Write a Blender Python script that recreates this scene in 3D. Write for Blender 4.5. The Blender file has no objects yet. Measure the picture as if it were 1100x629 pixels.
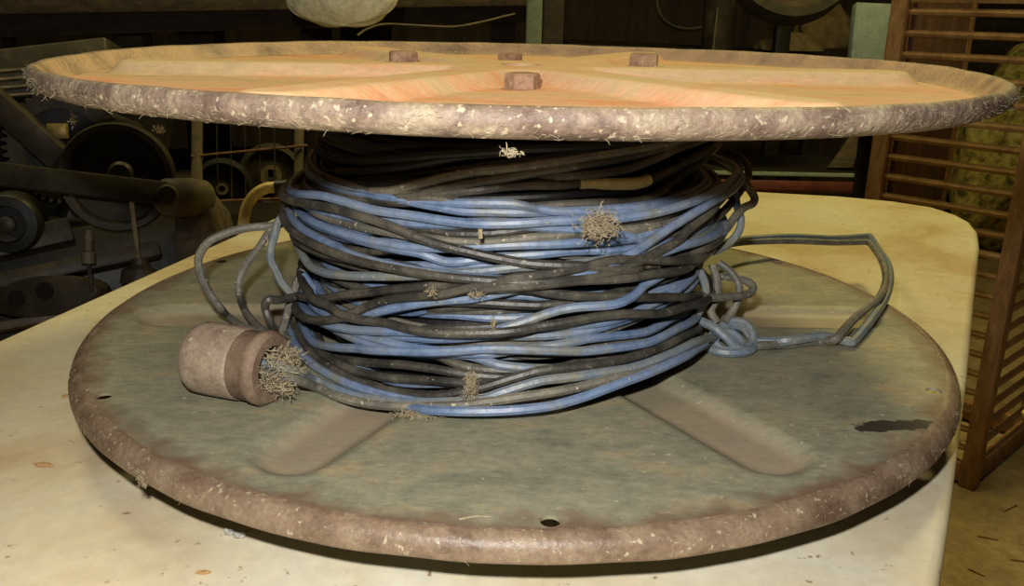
import bpy, bmesh, math, random
import numpy as np
from mathutils import Vector, Matrix
random.seed(7); rng = np.random.default_rng(7)
S = bpy.context.scene; COL = S.collection
PI = math.pi

# ------------------------------------------------------------------ camera
F_PX, W, H = 978.37, 1100.0, 629.0
CAM = np.array([0.0, -.5724, .2]); YAW, PITCH, ROLL = -.00451, .3057, .0203
fw = np.array([math.sin(YAW)*math.cos(PITCH), math.cos(YAW)*math.cos(PITCH), -math.sin(PITCH)])
r0 = np.cross(fw, [0, 0, 1.]); r0 /= np.linalg.norm(r0); u0 = np.cross(r0, fw)
rt = math.cos(ROLL)*r0 + math.sin(ROLL)*u0; up = -math.sin(ROLL)*r0 + math.cos(ROLL)*u0
cd = bpy.data.cameras.new('camera'); cam = bpy.data.objects.new('camera', cd); COL.objects.link(cam)
cam.matrix_world = Matrix((( rt[0], up[0], -fw[0], CAM[0]), (rt[1], up[1], -fw[1], CAM[1]), (rt[2], up[2], -fw[2], CAM[2]), (0, 0, 0, 1)))
cd.sensor_width = 36; cd.lens = 36*F_PX/W; cd.clip_start = .01; cd.clip_end = 50
S.camera = cam

def ray(px, py): return fw + rt*(px-W/2)/F_PX - up*(py-H/2)/F_PX
def P(px, py, D): return CAM + ray(px, py)*D                  # point at depth D
def on_z(px, py, z): v = ray(px, py); return CAM + v*(z-CAM[2])/v[2]
def on_y(px, py, y): v = ray(px, py); return CAM + v*(y-CAM[1])/v[1]

# ------------------------------------------------------------------ materials
def lin(c):
    o = []
    for v in c[:3]:
        v /= 255.0; o.append(v/12.92 if v <= .04045 else ((v+.055)/1.055)**2.4)
    return (*o, 1.0)
def mat(name, stops, scale=20, rough=.7, metal=0, detail=6, bump=.15, bscale=80, spec=.4, speck=None, stretch=(1, 1, 1), rrough=.65, dist=.4, grime=.3, gscale=None):
    """noise coloured material: stops = [(pos, rgb), ...]; speck = (rgb, scale, threshold)"""
    m = bpy.data.materials.new(name); m.use_nodes = True; nt = m.node_tree; N = nt.nodes; L = nt.links
    b = N['Principled BSDF']; b.inputs['Roughness'].default_value = rough; b.inputs['Metallic'].default_value = metal
    b.inputs['Specular IOR Level'].default_value = spec
    tc = N.new('ShaderNodeTexCoord'); mp = N.new('ShaderNodeMapping'); mp.inputs['Scale'].default_value = stretch
    L.new(tc.outputs['Object'], mp.inputs['Vector'])
    n = N.new('ShaderNodeTexNoise'); n.inputs['Scale'].default_value = scale; n.inputs['Detail'].default_value = detail
    n.inputs['Roughness'].default_value = rrough; n.inputs['Distortion'].default_value = dist
    L.new(mp.outputs[0], n.inputs['Vector'])
    cr = N.new('ShaderNodeValToRGB'); e = cr.color_ramp.elements
    while len(e) > 1: e.remove(e[-1])
    e[0].position = stops[0][0]; e[0].color = lin(stops[0][1])
    for p_, c_ in stops[1:]:
        q = e.new(p_); q.color = lin(c_)
    L.new(n.outputs['Fac'], cr.inputs['Fac']); col = cr.outputs['Color']
    if grime:
        ng = N.new('ShaderNodeTexNoise'); ng.inputs['Scale'].default_value = gscale or scale*9; ng.inputs['Detail'].default_value = 8; ng.inputs['Roughness'].default_value = .75
        L.new(mp.outputs[0], ng.inputs['Vector'])
        mg = N.new('ShaderNodeMapRange'); mg.inputs[1].default_value = .32; mg.inputs[2].default_value = .68; mg.inputs[3].default_value = 1-grime; mg.inputs[4].default_value = 1+grime*.6
        L.new(ng.outputs['Fac'], mg.inputs[0])
        vm = N.new('ShaderNodeVectorMath'); vm.operation = 'SCALE'; L.new(col, vm.inputs[0]); L.new(mg.outputs[0], vm.inputs['Scale']); col = vm.outputs[0]
    if speck:
        n2 = N.new('ShaderNodeTexNoise'); n2.inputs['Scale'].default_value = speck[1]; n2.inputs['Detail'].default_value = 3
        L.new(tc.outputs['Object'], n2.inputs['Vector'])
        mr = N.new('ShaderNodeMapRange'); mr.inputs[1].default_value = speck[2]; mr.inputs[2].default_value = speck[2]+.06
        L.new(n2.outputs['Fac'], mr.inputs[0])
        mx = N.new('ShaderNodeMix'); mx.data_type = 'RGBA'; mx.inputs[7].default_value = lin(speck[0])
        L.new(mr.outputs[0], mx.inputs[0]); L.new(col, mx.inputs[6]); col = mx.outputs[2]
    L.new(col, b.inputs['Base Color'])
    if bump:
        n3 = N.new('ShaderNodeTexNoise'); n3.inputs['Scale'].default_value = bscale; n3.inputs['Detail'].default_value = 5
        L.new(tc.outputs['Object'], n3.inputs['Vector'])
        bp = N.new('ShaderNodeBump'); bp.inputs['Strength'].default_value = bump; bp.inputs['Distance'].default_value = .002
        L.new(n3.outputs['Fac'], bp.inputs['Height']); L.new(bp.outputs[0], b.inputs['Normal'])
    m['col'] = 1
    return m
def mix_in(m, build):
    """build(N, L, tc, col) returns a new colour socket placed over the base colour"""
    nt = m.node_tree; N, L = nt.nodes, nt.links; b = N['Principled BSDF']
    col = b.inputs['Base Color'].links[0].from_socket
    tc = [x for x in N if x.type == 'TEX_COORD'][0]
    L.new(build(N, L, tc, col), b.inputs['Base Color'])
def mixcol(N, L, fac, a, rgb):
    mx = N.new('ShaderNodeMix'); mx.data_type = 'RGBA'
    L.new(fac, mx.inputs[0]); L.new(a, mx.inputs[6])
    if isinstance(rgb, tuple): mx.inputs[7].default_value = lin(rgb)
    else: L.new(rgb, mx.inputs[7])
    return mx.outputs[2]
def mth(N, L, op, a, b=None, c=None, clamp=False):
    n = N.new('ShaderNodeMath'); n.operation = op; n.use_clamp = clamp
    for i, v in enumerate((a, b, c)):
        if v is None: continue
        if isinstance(v, (int, float)): n.inputs[i].default_value = v
        else: L.new(v, n.inputs[i])
    return n.outputs[0]

M = {}
M['top'] = mat('dusty_orange_paint', [(.34, (206, 136, 96)), (.43, (217, 160, 124)), (.52, (212, 172, 138)), (.60, (198, 168, 130)), (.68, (180, 154, 116))], 13, .8, stretch=(.6, 2.2, 1), gscale=150, grime=.22, bump=.25, bscale=220, speck=((196, 160, 120), 240, .58))
M['bot'] = mat('grimy_grey_paint', [(.3, (105, 104, 86)), (.42, (123, 123, 102)), (.55, (135, 131, 108)), (.68, (151, 138, 105)), (.8, (139, 107, 82))], 26, .55, stretch=(.8, 1.5, 1), bump=.12, bscale=260, speck=((168, 158, 130), 300, .68), gscale=180)
M['rim'] = mat('dusty_rusty_rim', [(.30, (76, 57, 48)), (.42, (103, 85, 73)), (.52, (123, 106, 90)), (.64, (141, 127, 104))], 42, .6, bump=.6, bscale=260, speck=((155, 142, 120), 360, .60))
M['rimb'] = mat('rusty_rim', [(.28, (84, 63, 49)), (.45, (107, 88, 70)), (.6, (125, 106, 86)), (.78, (137, 123, 100))], 50, .45, bump=.3, bscale=300, speck=((157, 144, 120), 340, .64))
M['bolt'] = mat('rusty_bolt', [(.3, (125, 90, 72)), (.5, (153, 120, 94)), (.7, (175, 147, 110))], 160, .8, bump=.4, bscale=400)
M['drum'] = mat('dark_drum', [(.3, (30, 27, 24)), (.7, (56, 50, 44))], 30, .7)
M['blue'] = mat('blue_insulation', [(.34, (84, 103, 132)), (.46, (102, 120, 148)), (.55, (110, 123, 141)), (.64, (112, 114, 107))], 26, .42, bump=.15, bscale=260, spec=.4, speck=((150, 146, 134), 420, .68))
M['bluegrey'] = mat('dusty_blue_insulation', [(.36, (94, 108, 124)), (.48, (106, 114, 118)), (.6, (116, 117, 108)), (.7, (118, 112, 96))], 34, .42, bump=.2, bscale=260, speck=((158, 150, 130), 420, .66))
M['black'] = mat('dusty_black_insulation', [(.3, (30, 29, 28)), (.46, (54, 52, 47)), (.6, (82, 78, 68)), (.75, (106, 100, 85))], 30, .44, bump=.25, bscale=280, spec=.4, speck=((140, 132, 112), 420, .68))
M['deep'] = mat('gap_shade_black', [(.3, (14, 14, 15)), (.7, (30, 29, 28))], 30, .5, bump=.2, bscale=280, spec=.3)  # darker copy of the black wire; paints shade into the gaps between turns
M['grey'] = mat('dust_caked_insulation', [(.3, (70, 68, 62)), (.5, (98, 95, 84)), (.7, (124, 117, 100))], 40, .6, bump=.3, bscale=280, speck=((164, 152, 128), 420, .64))
M['tape'] = mat('masking_tape', [(.3, (176, 160, 110)), (.7, (206, 190, 138))], 60, .8)
M['conn'] = mat('pinkish_connector', [(.32, (99, 81, 66)), (.45, (125, 108, 91)), (.56, (138, 121, 103)), (.68, (151, 138, 118))], 60, .65, bump=.25, bscale=300, speck=((162, 151, 131), 300, .66))
M['conn2'] = mat('brown_connector', [(.25, (87, 66, 53)), (.5, (112, 92, 75)), (.75, (133, 115, 95))], 70, .7, bump=.25, bscale=300)
M['lint'] = mat('lint', [(.3, (126, 114, 90)), (.7, (168, 156, 128))], 200, .95, spec=.1, bump=0)
M['lintg'] = mat('grey_lint', [(.3, (118, 106, 86)), (.7, (160, 148, 122))], 200, .95, spec=.1, bump=0)
M['table'] = mat('worn_white_laminate', [(.34, (186, 164, 128)), (.44, (198, 184, 152)), (.54, (204, 195, 168)), (.66, (208, 202, 182))], 6, .42, bump=.05, bscale=150, speck=((140, 120, 90), 170, .68), grime=.12, gscale=90, stretch=(1, 1, 1))
M['steel'] = mat('grey_steel', [(.3, (120, 118, 110)), (.7, (150, 148, 138))], 20, .5, metal=.5)
M['iron'] = mat('oily_iron', [(.3, (38, 34, 26)), (.5, (60, 53, 42)), (.75, (88, 78, 60))], 14, .5, bump=.3, bscale=60, spec=.35)
M['irond'] = mat('black_iron', [(.3, (20, 18, 14)), (.7, (42, 37, 29))], 14, .45, bump=.3, bscale=60, spec=.4)
M['ironl'] = mat('dusty_iron', [(.3, (84, 76, 60)), (.7, (128, 116, 92))], 14, .6, bump=.3, bscale=60)
M['brass'] = mat('worn_brass', [(.3, (128, 104, 52)), (.7, (196, 172, 104))], 30, .4, metal=.3)
M['pipe'] = mat('yellowed_pipe', [(.3, (202, 172, 97)), (.6, (237, 214, 143)), (.8, (184, 138, 80))], 30, .45)
M['wood'] = mat('grey_old_timber', [(.3, (54, 45, 34)), (.5, (78, 66, 50)), (.75, (104, 90, 68))], 12, .85, stretch=(1, 5, 5), bump=.4, bscale=50)
M['woodd'] = mat('dark_timber', [(.3, (40, 32, 25)), (.7, (72, 58, 45))], 12, .85, stretch=(1, 4, 4), bump=.4, bscale=50)
M['crate'] = mat('brown_crate_wood', [(.3, (120, 86, 54)), (.5, (154, 116, 76)), (.75, (186, 148, 98))], 16, .75, stretch=(4, 4, 1), bump=.35, bscale=60)
M['dowel'] = mat('dowel_wood', [(.3, (136, 100, 60)), (.6, (176, 138, 86)), (.8, (196, 158, 102))], 22, .7, bump=.25, bscale=80)
M['board'] = mat('brown_board', [(.3, (92, 66, 48)), (.7, (132, 98, 72))], 14, .8, stretch=(4, 4, 1), bump=.3)
M['bag'] = mat('cloudy_plastic_bag', [(.3, (212, 205, 162)), (.7, (250, 246, 212))], 14, .4, bump=.3, bscale=40)
M['green'] = mat('grey_green_paint', [(.3, (104, 116, 94)), (.7, (136, 148, 122))], 12, .7)
M['panel'] = mat('grey_green_board', [(.3, (120, 136, 132)), (.7, (146, 160, 154))], 40, .85, bump=.3)
M['red'] = mat('red_oxide_paint', [(.3, (84, 40, 34)), (.7, (122, 60, 50))], 16, .6)
M['yellow'] = mat('yellow_plastic', [(.3, (204, 176, 40)), (.7, (228, 204, 70))], 16, .5)
M['concrete'] = mat('dusty_concrete', [(.3, (120, 102, 70)), (.5, (148, 128, 92)), (.7, (168, 148, 110))], 5, .9, bump=.4, bscale=30, speck=((90, 74, 50), 18, .68))
M['wall'] = mat('dark_plank_wall', [(.3, (48, 40, 32)), (.7, (78, 66, 52))], 3, .9, stretch=(8, 8, 1))
M['chip'] = mat('wood_chip', [(.3, (150, 112, 66)), (.7, (186, 150, 98))], 100, .8)
M['foam'] = mat('silver_crumb', [(.3, (120, 118, 112)), (.7, (190, 186, 176))], 300, .5)
M['sack'] = mat('burlap', [(.3, (92, 80, 56)), (.7, (134, 118, 84))], 40, .95, bump=.5, bscale=120)
M['straw'] = mat('straw_litter', [(.36, (96, 92, 50)), (.5, (186, 172, 96)), (.6, (216, 202, 124))], 24, .95, bump=1, bscale=60)

# extra marks on the flanges
def top_marks(N, L, tc, col):
    at = N.new('ShaderNodeAttribute'); at.attribute_name = 'rib'
    n = N.new('ShaderNodeTexNoise'); n.inputs['Scale'].default_value = 60; L.new(tc.outputs['Object'], n.inputs['Vector'])
    f = mth(N, L, 'MULTIPLY', at.outputs['Fac'], mth(N, L, 'MULTIPLY_ADD', n.outputs['Fac'], 1.5, -.25, True), clamp=True)
    return mixcol(N, L, f, col, (202, 180, 138))
mix_in(M['top'], top_marks)
def rim_marks(N, L, tc, col):
    at = N.new('ShaderNodeAttribute'); at.attribute_name = 'rib'
    n = N.new('ShaderNodeTexNoise'); n.inputs['Scale'].default_value = 35; n.inputs['Detail'].default_value = 6; L.new(tc.outputs['Object'], n.inputs['Vector'])
    f = mth(N, L, 'MULTIPLY', at.outputs['Fac'], mth(N, L, 'MULTIPLY_ADD', n.outputs['Fac'], 3.0, -.75, True), clamp=True)
    return mixcol(N, L, f, col, (182, 150, 112))
mix_in(M['rim'], rim_marks)
def bot_marks(N, L, tc, col):
    at = N.new('ShaderNodeAttribute'); at.attribute_name = 'rib'
    n = N.new('ShaderNodeTexNoise'); n.inputs['Scale'].default_value = 45; L.new(tc.outputs['Object'], n.inputs['Vector'])
    f = mth(N, L, 'MULTIPLY', at.outputs['Fac'], mth(N, L, 'MULTIPLY_ADD', n.outputs['Fac'], 1.4, -.05, True), clamp=True)
    col = mixcol(N, L, f, col, (145, 130, 107))
    sx = N.new('ShaderNodeSeparateXYZ'); L.new(tc.outputs['Object'], sx.inputs[0])
    # rust band near the rim
    r = mth(N, L, 'SQRT', mth(N, L, 'ADD', mth(N, L, 'POWER', sx.outputs[0], 2), mth(N, L, 'POWER', sx.outputs[1], 2)))
    n2 = N.new('ShaderNodeTexNoise'); n2.inputs['Scale'].default_value = 55; n2.inputs['Detail'].default_value = 8; L.new(tc.outputs['Object'], n2.inputs['Vector'])
    rr = mth(N, L, 'MULTIPLY_ADD', n2.outputs['Fac'], .04, r)
    mr = N.new('ShaderNodeMapRange'); mr.inputs[1].default_value = .268; mr.inputs[2].default_value = .282; L.new(rr, mr.inputs[0])
    col = mixcol(N, L, mth(N, L, 'MULTIPLY', mr.outputs[0], .85), col, (98, 74, 56))
    # oil stain
    dx = mth(N, L, 'SUBTRACT', sx.outputs[0], .190); dy = mth(N, L, 'SUBTRACT', sx.outputs[1], -.1585)
    a = math.radians(10)
    uu = mth(N, L, 'ADD', mth(N, L, 'MULTIPLY', dx, math.cos(a)/.026), mth(N, L, 'MULTIPLY', dy, math.sin(a)/.026))
    vv = mth(N, L, 'ADD', mth(N, L, 'MULTIPLY', dx, -math.sin(a)/.0062), mth(N, L, 'MULTIPLY', dy, math.cos(a)/.0062))
    d = mth(N, L, 'ADD', mth(N, L, 'POWER', uu, 2), mth(N, L, 'POWER', vv, 2))
    n4 = N.new('ShaderNodeTexNoise'); n4.inputs['Scale'].default_value = 150; L.new(tc.outputs['Object'], n4.inputs['Vector'])
    d = mth(N, L, 'ADD', d, mth(N, L, 'MULTIPLY_ADD', n4.outputs['Fac'], 2.4, -1.2))
    st = N.new('ShaderNodeMapRange'); st.inputs[1].default_value = 1.05; st.inputs[2].default_value = .8; L.new(d, st.inputs[0])
    return mixcol(N, L, mth(N, L, 'MULTIPLY', st.outputs[0], .92), col, (34, 30, 24))
mix_in(M['bot'], bot_marks)

# ------------------------------------------------------------------ mesh helpers
class MB:
    def __init__(s): s.v = []; s.f = []; s.at = None
    def add(s, v, f):
        o = len(s.v); s.v += [tuple(map(float, x)) for x in v]; s.f += [tuple(o+i for i in q) for q in f]; return s
    def tube(s, pts, r, n=8, closed=False, cap=True):
        pts = np.asarray(pts, float); m = len(pts); rr = np.full(m, r) if np.isscalar(r) else np.asarray(r, float)
        if closed: t = np.roll(pts, -1, 0)-np.roll(pts, 1, 0)
        else: t = np.gradient(pts, axis=0)
        t /= np.linalg.norm(t, axis=1)[:, None]+1e-12
        u = np.cross(t[0], [0, 0, 1.]);
        if np.linalg.norm(u) < 1e-3: u = np.cross(t[0], [1., 0, 0])
        u /= np.linalg.norm(u); V = []
        a = np.linspace(0, 2*PI, n, endpoint=False)
        for i in range(m):
            u = u - t[i]*(u@t[i]); u /= np.linalg.norm(u); w = np.cross(t[i], u)
            V.append(pts[i] + rr[i]*(np.cos(a)[:, None]*u + np.sin(a)[:, None]*w))
        V = np.concatenate(V); Fc = []
        for i in range(m if closed else m-1):
            j = (i+1) % m
            for k in range(n):
                l = (k+1) % n; Fc.append((i*n+k, i*n+l, j*n+l, j*n+k))
        if not closed and cap:
            Fc.append(tuple(range(n))[::-1]); Fc.append(tuple((m-1)*n+k for k in range(n)))
        return s.add(V, Fc)
    def lathe(s, prof, n=48, c=(0, 0, 0), ax=(0, 0, 1), closed=False):
        """prof [(r, h)] around axis ax through c; r = 0 ends are capped by small fans"""
        ax = np.asarray(ax, float); ax /= np.linalg.norm(ax)
        u = np.cross(ax, [0, 0, 1.]);
        if np.linalg.norm(u) < 1e-3: u = np.array([1., 0, 0])
        u /= np.linalg.norm(u); w = np.cross(ax, u); c = np.asarray(c, float)
        a = np.linspace(0, 2*PI, n, endpoint=False); V = []; Fc = []
        for r, h in prof:
            r = max(r, 1e-5); V.append(c + ax*h + r*(np.cos(a)[:, None]*u + np.sin(a)[:, None]*w))
        m = len(prof); V = np.concatenate(V)
        for i in range(m if closed else m-1):
            j = (i+1) % m
            for k in range(n):
                l = (k+1) % n; Fc.append((i*n+k, i*n+l, j*n+l, j*n+k))
        if not closed:
            Fc.append(tuple(range(n))[::-1]); Fc.append(tuple((m-1)*n+k for k in range(n)))
        return s.add(V, Fc)
    def box(s, c, X, Y, Z):
        """centre and three half vectors"""
        c, X, Y, Z = (np.asarray(q, float) for q in (c, X, Y, Z))
        V = [c+a*X+b*Y+d*Z for a in (-1, 1) for b in (-1, 1) for d in (-1, 1)]
        return s.add(V, [(0, 1, 3, 2), (4, 6, 7, 5), (0, 4, 5, 1), (2, 3, 7, 6), (0, 2, 6, 4), (1, 5, 7, 3)])
    def bar(s, a, b, w, h, nrm=None):
        """rectangular bar a->b, height h in the plane perpendicular to nrm, thickness w along nrm"""
        a, b = np.asarray(a, float), np.asarray(b, float); d = (b-a)/2
        n = np.asarray(nrm if nrm is not None else -fw, float); dn = d/np.linalg.norm(d)
        n = n - dn*(n@dn); n /= np.linalg.norm(n); k = np.cross(dn, n)
        return s.box((a+b)/2, d, n*w/2, k*h/2)
    def prism(s, poly, nrm, t):
        """polygon of 3-D points (planar) thickened by t along -nrm"""
        poly = np.asarray(poly, float); n = np.asarray(nrm, float); n /= np.linalg.norm(n); m = len(poly)
        V = np.concatenate([poly, poly-n*t])
        Fc = [tuple(range(m)), tuple(range(2*m-1, m-1, -1))] + [(i, m+i, m+(i+1) % m, (i+1) % m) for i in range(m)]
        return s.add(V, Fc)
    def build(s, name, m, parent=None, smooth=True, bevel=0, seg=2, angle=40, attr=None):
        me = bpy.data.meshes.new(name); me.from_pydata(s.v, [], s.f)
        bm = bmesh.new(); bm.from_mesh(me); bmesh.ops.recalc_face_normals(bm, faces=bm.faces)
        if bevel:
            ed = [e for e in bm.edges if len(e.link_faces) == 2 and e.calc_face_angle(0) > math.radians(angle)]
            bmesh.ops.bevel(bm, geom=ed, offset=bevel, segments=seg, affect='EDGES', profile=.5, clamp_overlap=True)
        bm.to_mesh(me); bm.free()
        if attr is not None:
            at = me.attributes.new('rib', 'FLOAT', 'POINT'); at.data.foreach_set('value', np.asarray(attr, np.float32))
        if smooth:
            me.polygons.foreach_set('use_smooth', [True]*len(me.polygons)); me.set_sharp_from_angle(angle=math.radians(38))
        me.materials.append(m)
        o = bpy.data.objects.new(name, me); COL.objects.link(o)
        if parent is not None:
            o.parent = parent
            pw = world_loc(parent)
            me.transform(Matrix.Translation(-pw))
        return o
def world_loc(o):
    v = Vector((0, 0, 0))
    while o is not None: v += o.location; o = o.parent
    return v
def tag(o, label, cat, group=None, kind=None):
    o['label'] = label; o['category'] = cat
    if group: o['group'] = group
    if kind: o['kind'] = kind
    return o
def thing(name, loc, label, cat, group=None):
    o = bpy.data.objects.new(name, None); o.empty_display_size = .05; COL.objects.link(o); o.location = Vector([float(x) for x in loc])
    return tag(o, label, cat, group)
def origin(o):
    """move a single-mesh thing's origin to its base"""
    me = o.data; co = np.empty(len(me.vertices)*3); me.vertices.foreach_get('co', co); co = co.reshape(-1, 3)
    c = Vector((float(co[:, 0].mean()), float(co[:, 1].mean()), float(co[:, 2].min())))
    me.transform(Matrix.Translation(-c)); o.location = c; return o
def struct(o): o['kind'] = 'structure'; return o
def spline(pts, n=12):
    """Catmull-Rom through 3-D points"""
    p = np.asarray(pts, float); p = np.vstack([2*p[0]-p[1], p, 2*p[-1]-p[-2]]); out = []
    for i in range(1, len(p)-2):
        for t in np.linspace(0, 1, n, endpoint=False):
            a, b, c, d = p[i-1:i+3]
            out.append(.5*((2*b)+(c-a)*t+(2*a-5*b+4*c-d)*t*t+(-a+3*b-3*c+d)*t**3))
    out.append(p[-2]); return np.array(out)

# ------------------------------------------------------------------ setting
TZ = -.031; FLOOR = -.774
def plane_box(name, lo, hi, m):
    lo, hi = np.array(lo, float), np.array(hi, float); c = (lo+hi)/2; h = (hi-lo)/2
    return struct(MB().box(c, (h[0], 0, 0), (0, h[1], 0), (0, 0, h[2])).build(name, m, smooth=False))
plane_box('floor', (-3.2, -2.6, FLOOR-.1), (3.2, 3.6, FLOOR), M['concrete'])
plane_box('wall_back', (-3.2, 3.6, FLOOR-.1), (3.2, 3.7, 2.0), M['wall'])
plane_box('wall_left', (-3.3, -2.6, FLOOR-.1), (-3.2, 3.7, 2.0), M['wall'])
plane_box('wall_right', (3.2, -2.6, FLOOR-.1), (3.3, 3.7, 2.0), M['wall'])

# ------------------------------------------------------------------ table
tb = thing('folding_table', (-.02, .1, FLOOR), 'white laminate table with rounded corners under the cable reel', 'table')
def arc(c, r, a0, a1, n=10): return [(c[0]+r*math.cos(math.radians(a)), c[1]+r*math.sin(math.radians(a))) for a in np.linspace(a0, a1, n)]
def e(px, py): return tuple(on_z(px, py, TZ)[:2])
edge = [e(1010, 629), e(1022, 545), e(1040, 400), e(1048, 310), e(1053, 262), e(1051, 248), e(1043, 238), e(1028, 230), e(1003, 222), e(960, 215.5), e(900, 210), e(808, 205)]
L0, L1 = np.array(e(0, 363)), np.array(e(290, 235)); dl = (L1-L0)/np.linalg.norm(L1-L0)
B0, B1 = np.array(e(808, 205)), np.array(e(900, 210)); db = (B0-B1)/np.linalg.norm(B0-B1)
A = np.array([dl, -db]).T; s_ = np.linalg.solve(A, B0-L0); cor = L0+dl*s_[0]
rc = .07
p1 = cor-db*rc; p2 = cor-dl*rc
corner = [tuple((1-t)**2*p1+2*t*(1-t)*cor+t*t*p2) for t in np.linspace(0, 1, 9)]
Lf = L0-dl*.85
poly = edge + corner + [tuple(Lf), (edge[0][0]-.115, Lf[1]-.06), (edge[0][0]-.07, edge[0][1]-.25), (edge[0][0]-.035, edge[0][1]-.1)]
MB().prism([(x, y, TZ) for x, y in poly], (0, 0, 1), .042).build('tabletop', M['table'], tb, bevel=.006, seg=3, angle=60)
for nm, cs in (('leg_frame', [(.35, .35), (-.12, .5)]), ('leg_frame', [(0.0, -.55), (-.36, -.45)])):
    (xa, ya), (xb, yb) = cs; m = MB()
    m.tube(spline([(xa, ya, FLOOR), (xa, ya, TZ-.15), (xa, ya, TZ-.045)], 4), .0125, 10)
    m.tube(spline([(xb, yb, FLOOR), (xb, yb, TZ-.15), (xb, yb, TZ-.045)], 4), .0125, 10)
    m.tube([(xa, ya, FLOOR+.2), (xb, yb, FLOOR+.2)], .01, 10)
    m.build(nm, M['steel'], tb)

# ------------------------------------------------------------------ reel
reel = thing('cable_reel', (0, 0, TZ), 'large steel cable reel with two round flanges standing on the white table', 'cable reel')
RIBS = [math.radians(a) for a in (-176, -116, -58, 2, 64, 124)]
def rib_h(r, th):
    best = 0.0
    for a in RIBS:
        d = math.atan2(math.sin(th-a), math.cos(th-a))
        x, y = r*math.cos(d), r*math.sin(d)
        if x <= 0: continue
        ro = .243; hw = .0185
        if x > ro-hw: q = math.hypot(x-(ro-hw), y)/hw
        elif x < .045: q = math.hypot((x-.045)/1.0, y)/hw
        else: q = abs(y)/hw
        v = max(0.0, min(1.0, (1.25-q)/.65)); v = v*v*(3-2*v)
        best = max(best, v)
    return best
def flange(name, z, sgn, m, mr, holes):
    """sheet disc whose face lies at z; ribs pressed outward (sgn = +1 up)"""
    rs = np.concatenate([np.linspace(.012, .2, 62), np.linspace(.2, .2612, 30)[1:]]); NT = 432; t = .0016
    th = np.linspace(0, 2*PI, NT, endpoint=False); V = []; at = []
    for side in (0, 1):
        for r in rs:
            hub = max(0, min(1, (.052-r)/.008)); hub = hub*hub*(3-2*hub)
            warp = .0006
            for a in th:
                q = rib_h(r, a); h = max(q, hub)*(.0075 if sgn > 0 else .005)
                wv = warp*math.sin(3*a+1)*(r/.27)**2
                V.append((r*math.cos(a), r*math.sin(a), z + sgn*(h + (t if side else 0)) + wv)); at.append(max(q, hub))
    nr = len(rs); Fc = []
    for s_ in (0, 1):
        o = s_*nr*NT
        for i in range(nr-1):
            for k in range(NT):
                l = (k+1) % NT; Fc.append((o+i*NT+k, o+i*NT+l, o+(i+1)*NT+l, o+(i+1)*NT+k))
    o = nr*NT
    for k in range(NT):
        l = (k+1) % NT
        Fc.append((k, l, o+l, o+k)); Fc.append(((nr-1)*NT+k, (nr-1)*NT+l, o+(nr-1)*NT+l, o+(nr-1)*NT+k))
    mb = MB(); mb.v = V; mb.f = Fc
    fl = mb.build(name, m, reel, attr=at)
    # round bolt holes near the edge, cut through the sheet
    if holes:
        cut = MB()
        for a in holes:
            c = .2552*math.cos(a), .2552*math.sin(a)
            pw = world_loc(reel)
            cut.lathe([(.0042, -.02), (.0042, .02)], 20, (c[0]-pw.x, c[1]-pw.y, z-pw.z))
        co = cut.build('cutter', m, smooth=False)
        co.parent = reel
        md = fl.modifiers.new('b', 'BOOLEAN'); md.object = co; md.operation = 'DIFFERENCE'; md.solver = 'EXACT'
        bpy.context.view_layer.update()
        dg = bpy.context.evaluated_depsgraph_get(); me = bpy.data.meshes.new_from_object(fl.evaluated_get(dg), preserve_all_data_layers=True, depsgraph=dg)
        fl.modifiers.clear(); fl.data = me; bpy.data.objects.remove(co)
        me.name = name
    # rolled rim; its inner side carries the same dust as the face
    if sgn > 0: pr = [(.2570, -.0002), (.2618, -.0002), (.2655, .0010), (.2682, .0032), (.2695, .0062), (.2691, .0092), (.2674, .0111), (.2650, .0116), (.2627, .0104), (.2602, .0075), (.2578, .0042), (.2560, .0024), (.2545, .0017)]
    else: pr = [(.2606, -.0002), (.2630, -.0001), (.2656, .0010), (.2678, .0030), (.2692, .0060), (.2697, .0090), (.2692, .0106), (.2678, .0115), (.2662, .0108), (.2650, .0084), (.2636, .0052), (.2620, .0030), (.2606, .0019)]
    pts = spline([(a, 0, b) for a, b in pr], 4); prof = [(q[0], q[2]) for q in pts]
    n = 288; th = np.linspace(0, 2*PI, n, endpoint=False); V = []; Fc = []
    for a in th:
        wv = .0006*math.sin(3*a+1)
        dn = .0002*math.sin(9*a+.4)+.00015*math.sin(23*a+z*40)+.0001*math.sin(41*a)
        for r, h in prof:
            k = min(1, max(0, (r-.260)/.006))
            V.append(((r+dn*k*.5)*math.cos(a), (r+dn*k*.5)*math.sin(a), z+sgn*(h+dn*k)+wv))
    m_ = len(prof)
    for i in range(n):
        j = (i+1) % n
        for k in range(m_):
            l = (k+1) % m_; Fc.append((i*m_+k, i*m_+l, j*m_+l, j*m_+k))
    mb = MB(); mb.v = V; mb.f = Fc; il = max(range(m_), key=lambda q: prof[q][1])
    ra = np.tile([0.0 if q <= il+1 else min(1.0, (q-il-1)/3) for q in range(m_)], n) if sgn > 0 else np.zeros(n*m_)
    mb.build('rim', mr, fl, attr=ra)
    return fl
ZT, ZB = .1565, .0050
HOL = [math.radians(a) for a in (-86.5, -145.5, -26.5, 34, 94, 154.5)]
top_fl = flange('top_flange', ZT, 1, M['top'], M['rim'], None)
top_fl['label'] = 'top flange with dusty orange paint and rusty rolled rim'
bot_fl = flange('bottom_flange', ZB, -1, M['bot'], M['rimb'], HOL)
bot_fl['label'] = 'bottom flange with grimy grey paint'
MB().lathe([(.085, ZB-.0005), (.085, ZT+.0005)], 64).build('drum', M['drum'], reel)
MB().lathe([(.046, TZ), (.05, TZ+.004), (.05, -.012), (.046, -.006), (.046, -.003)], 48).build('hub_boss', M['drum'], reel)
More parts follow.
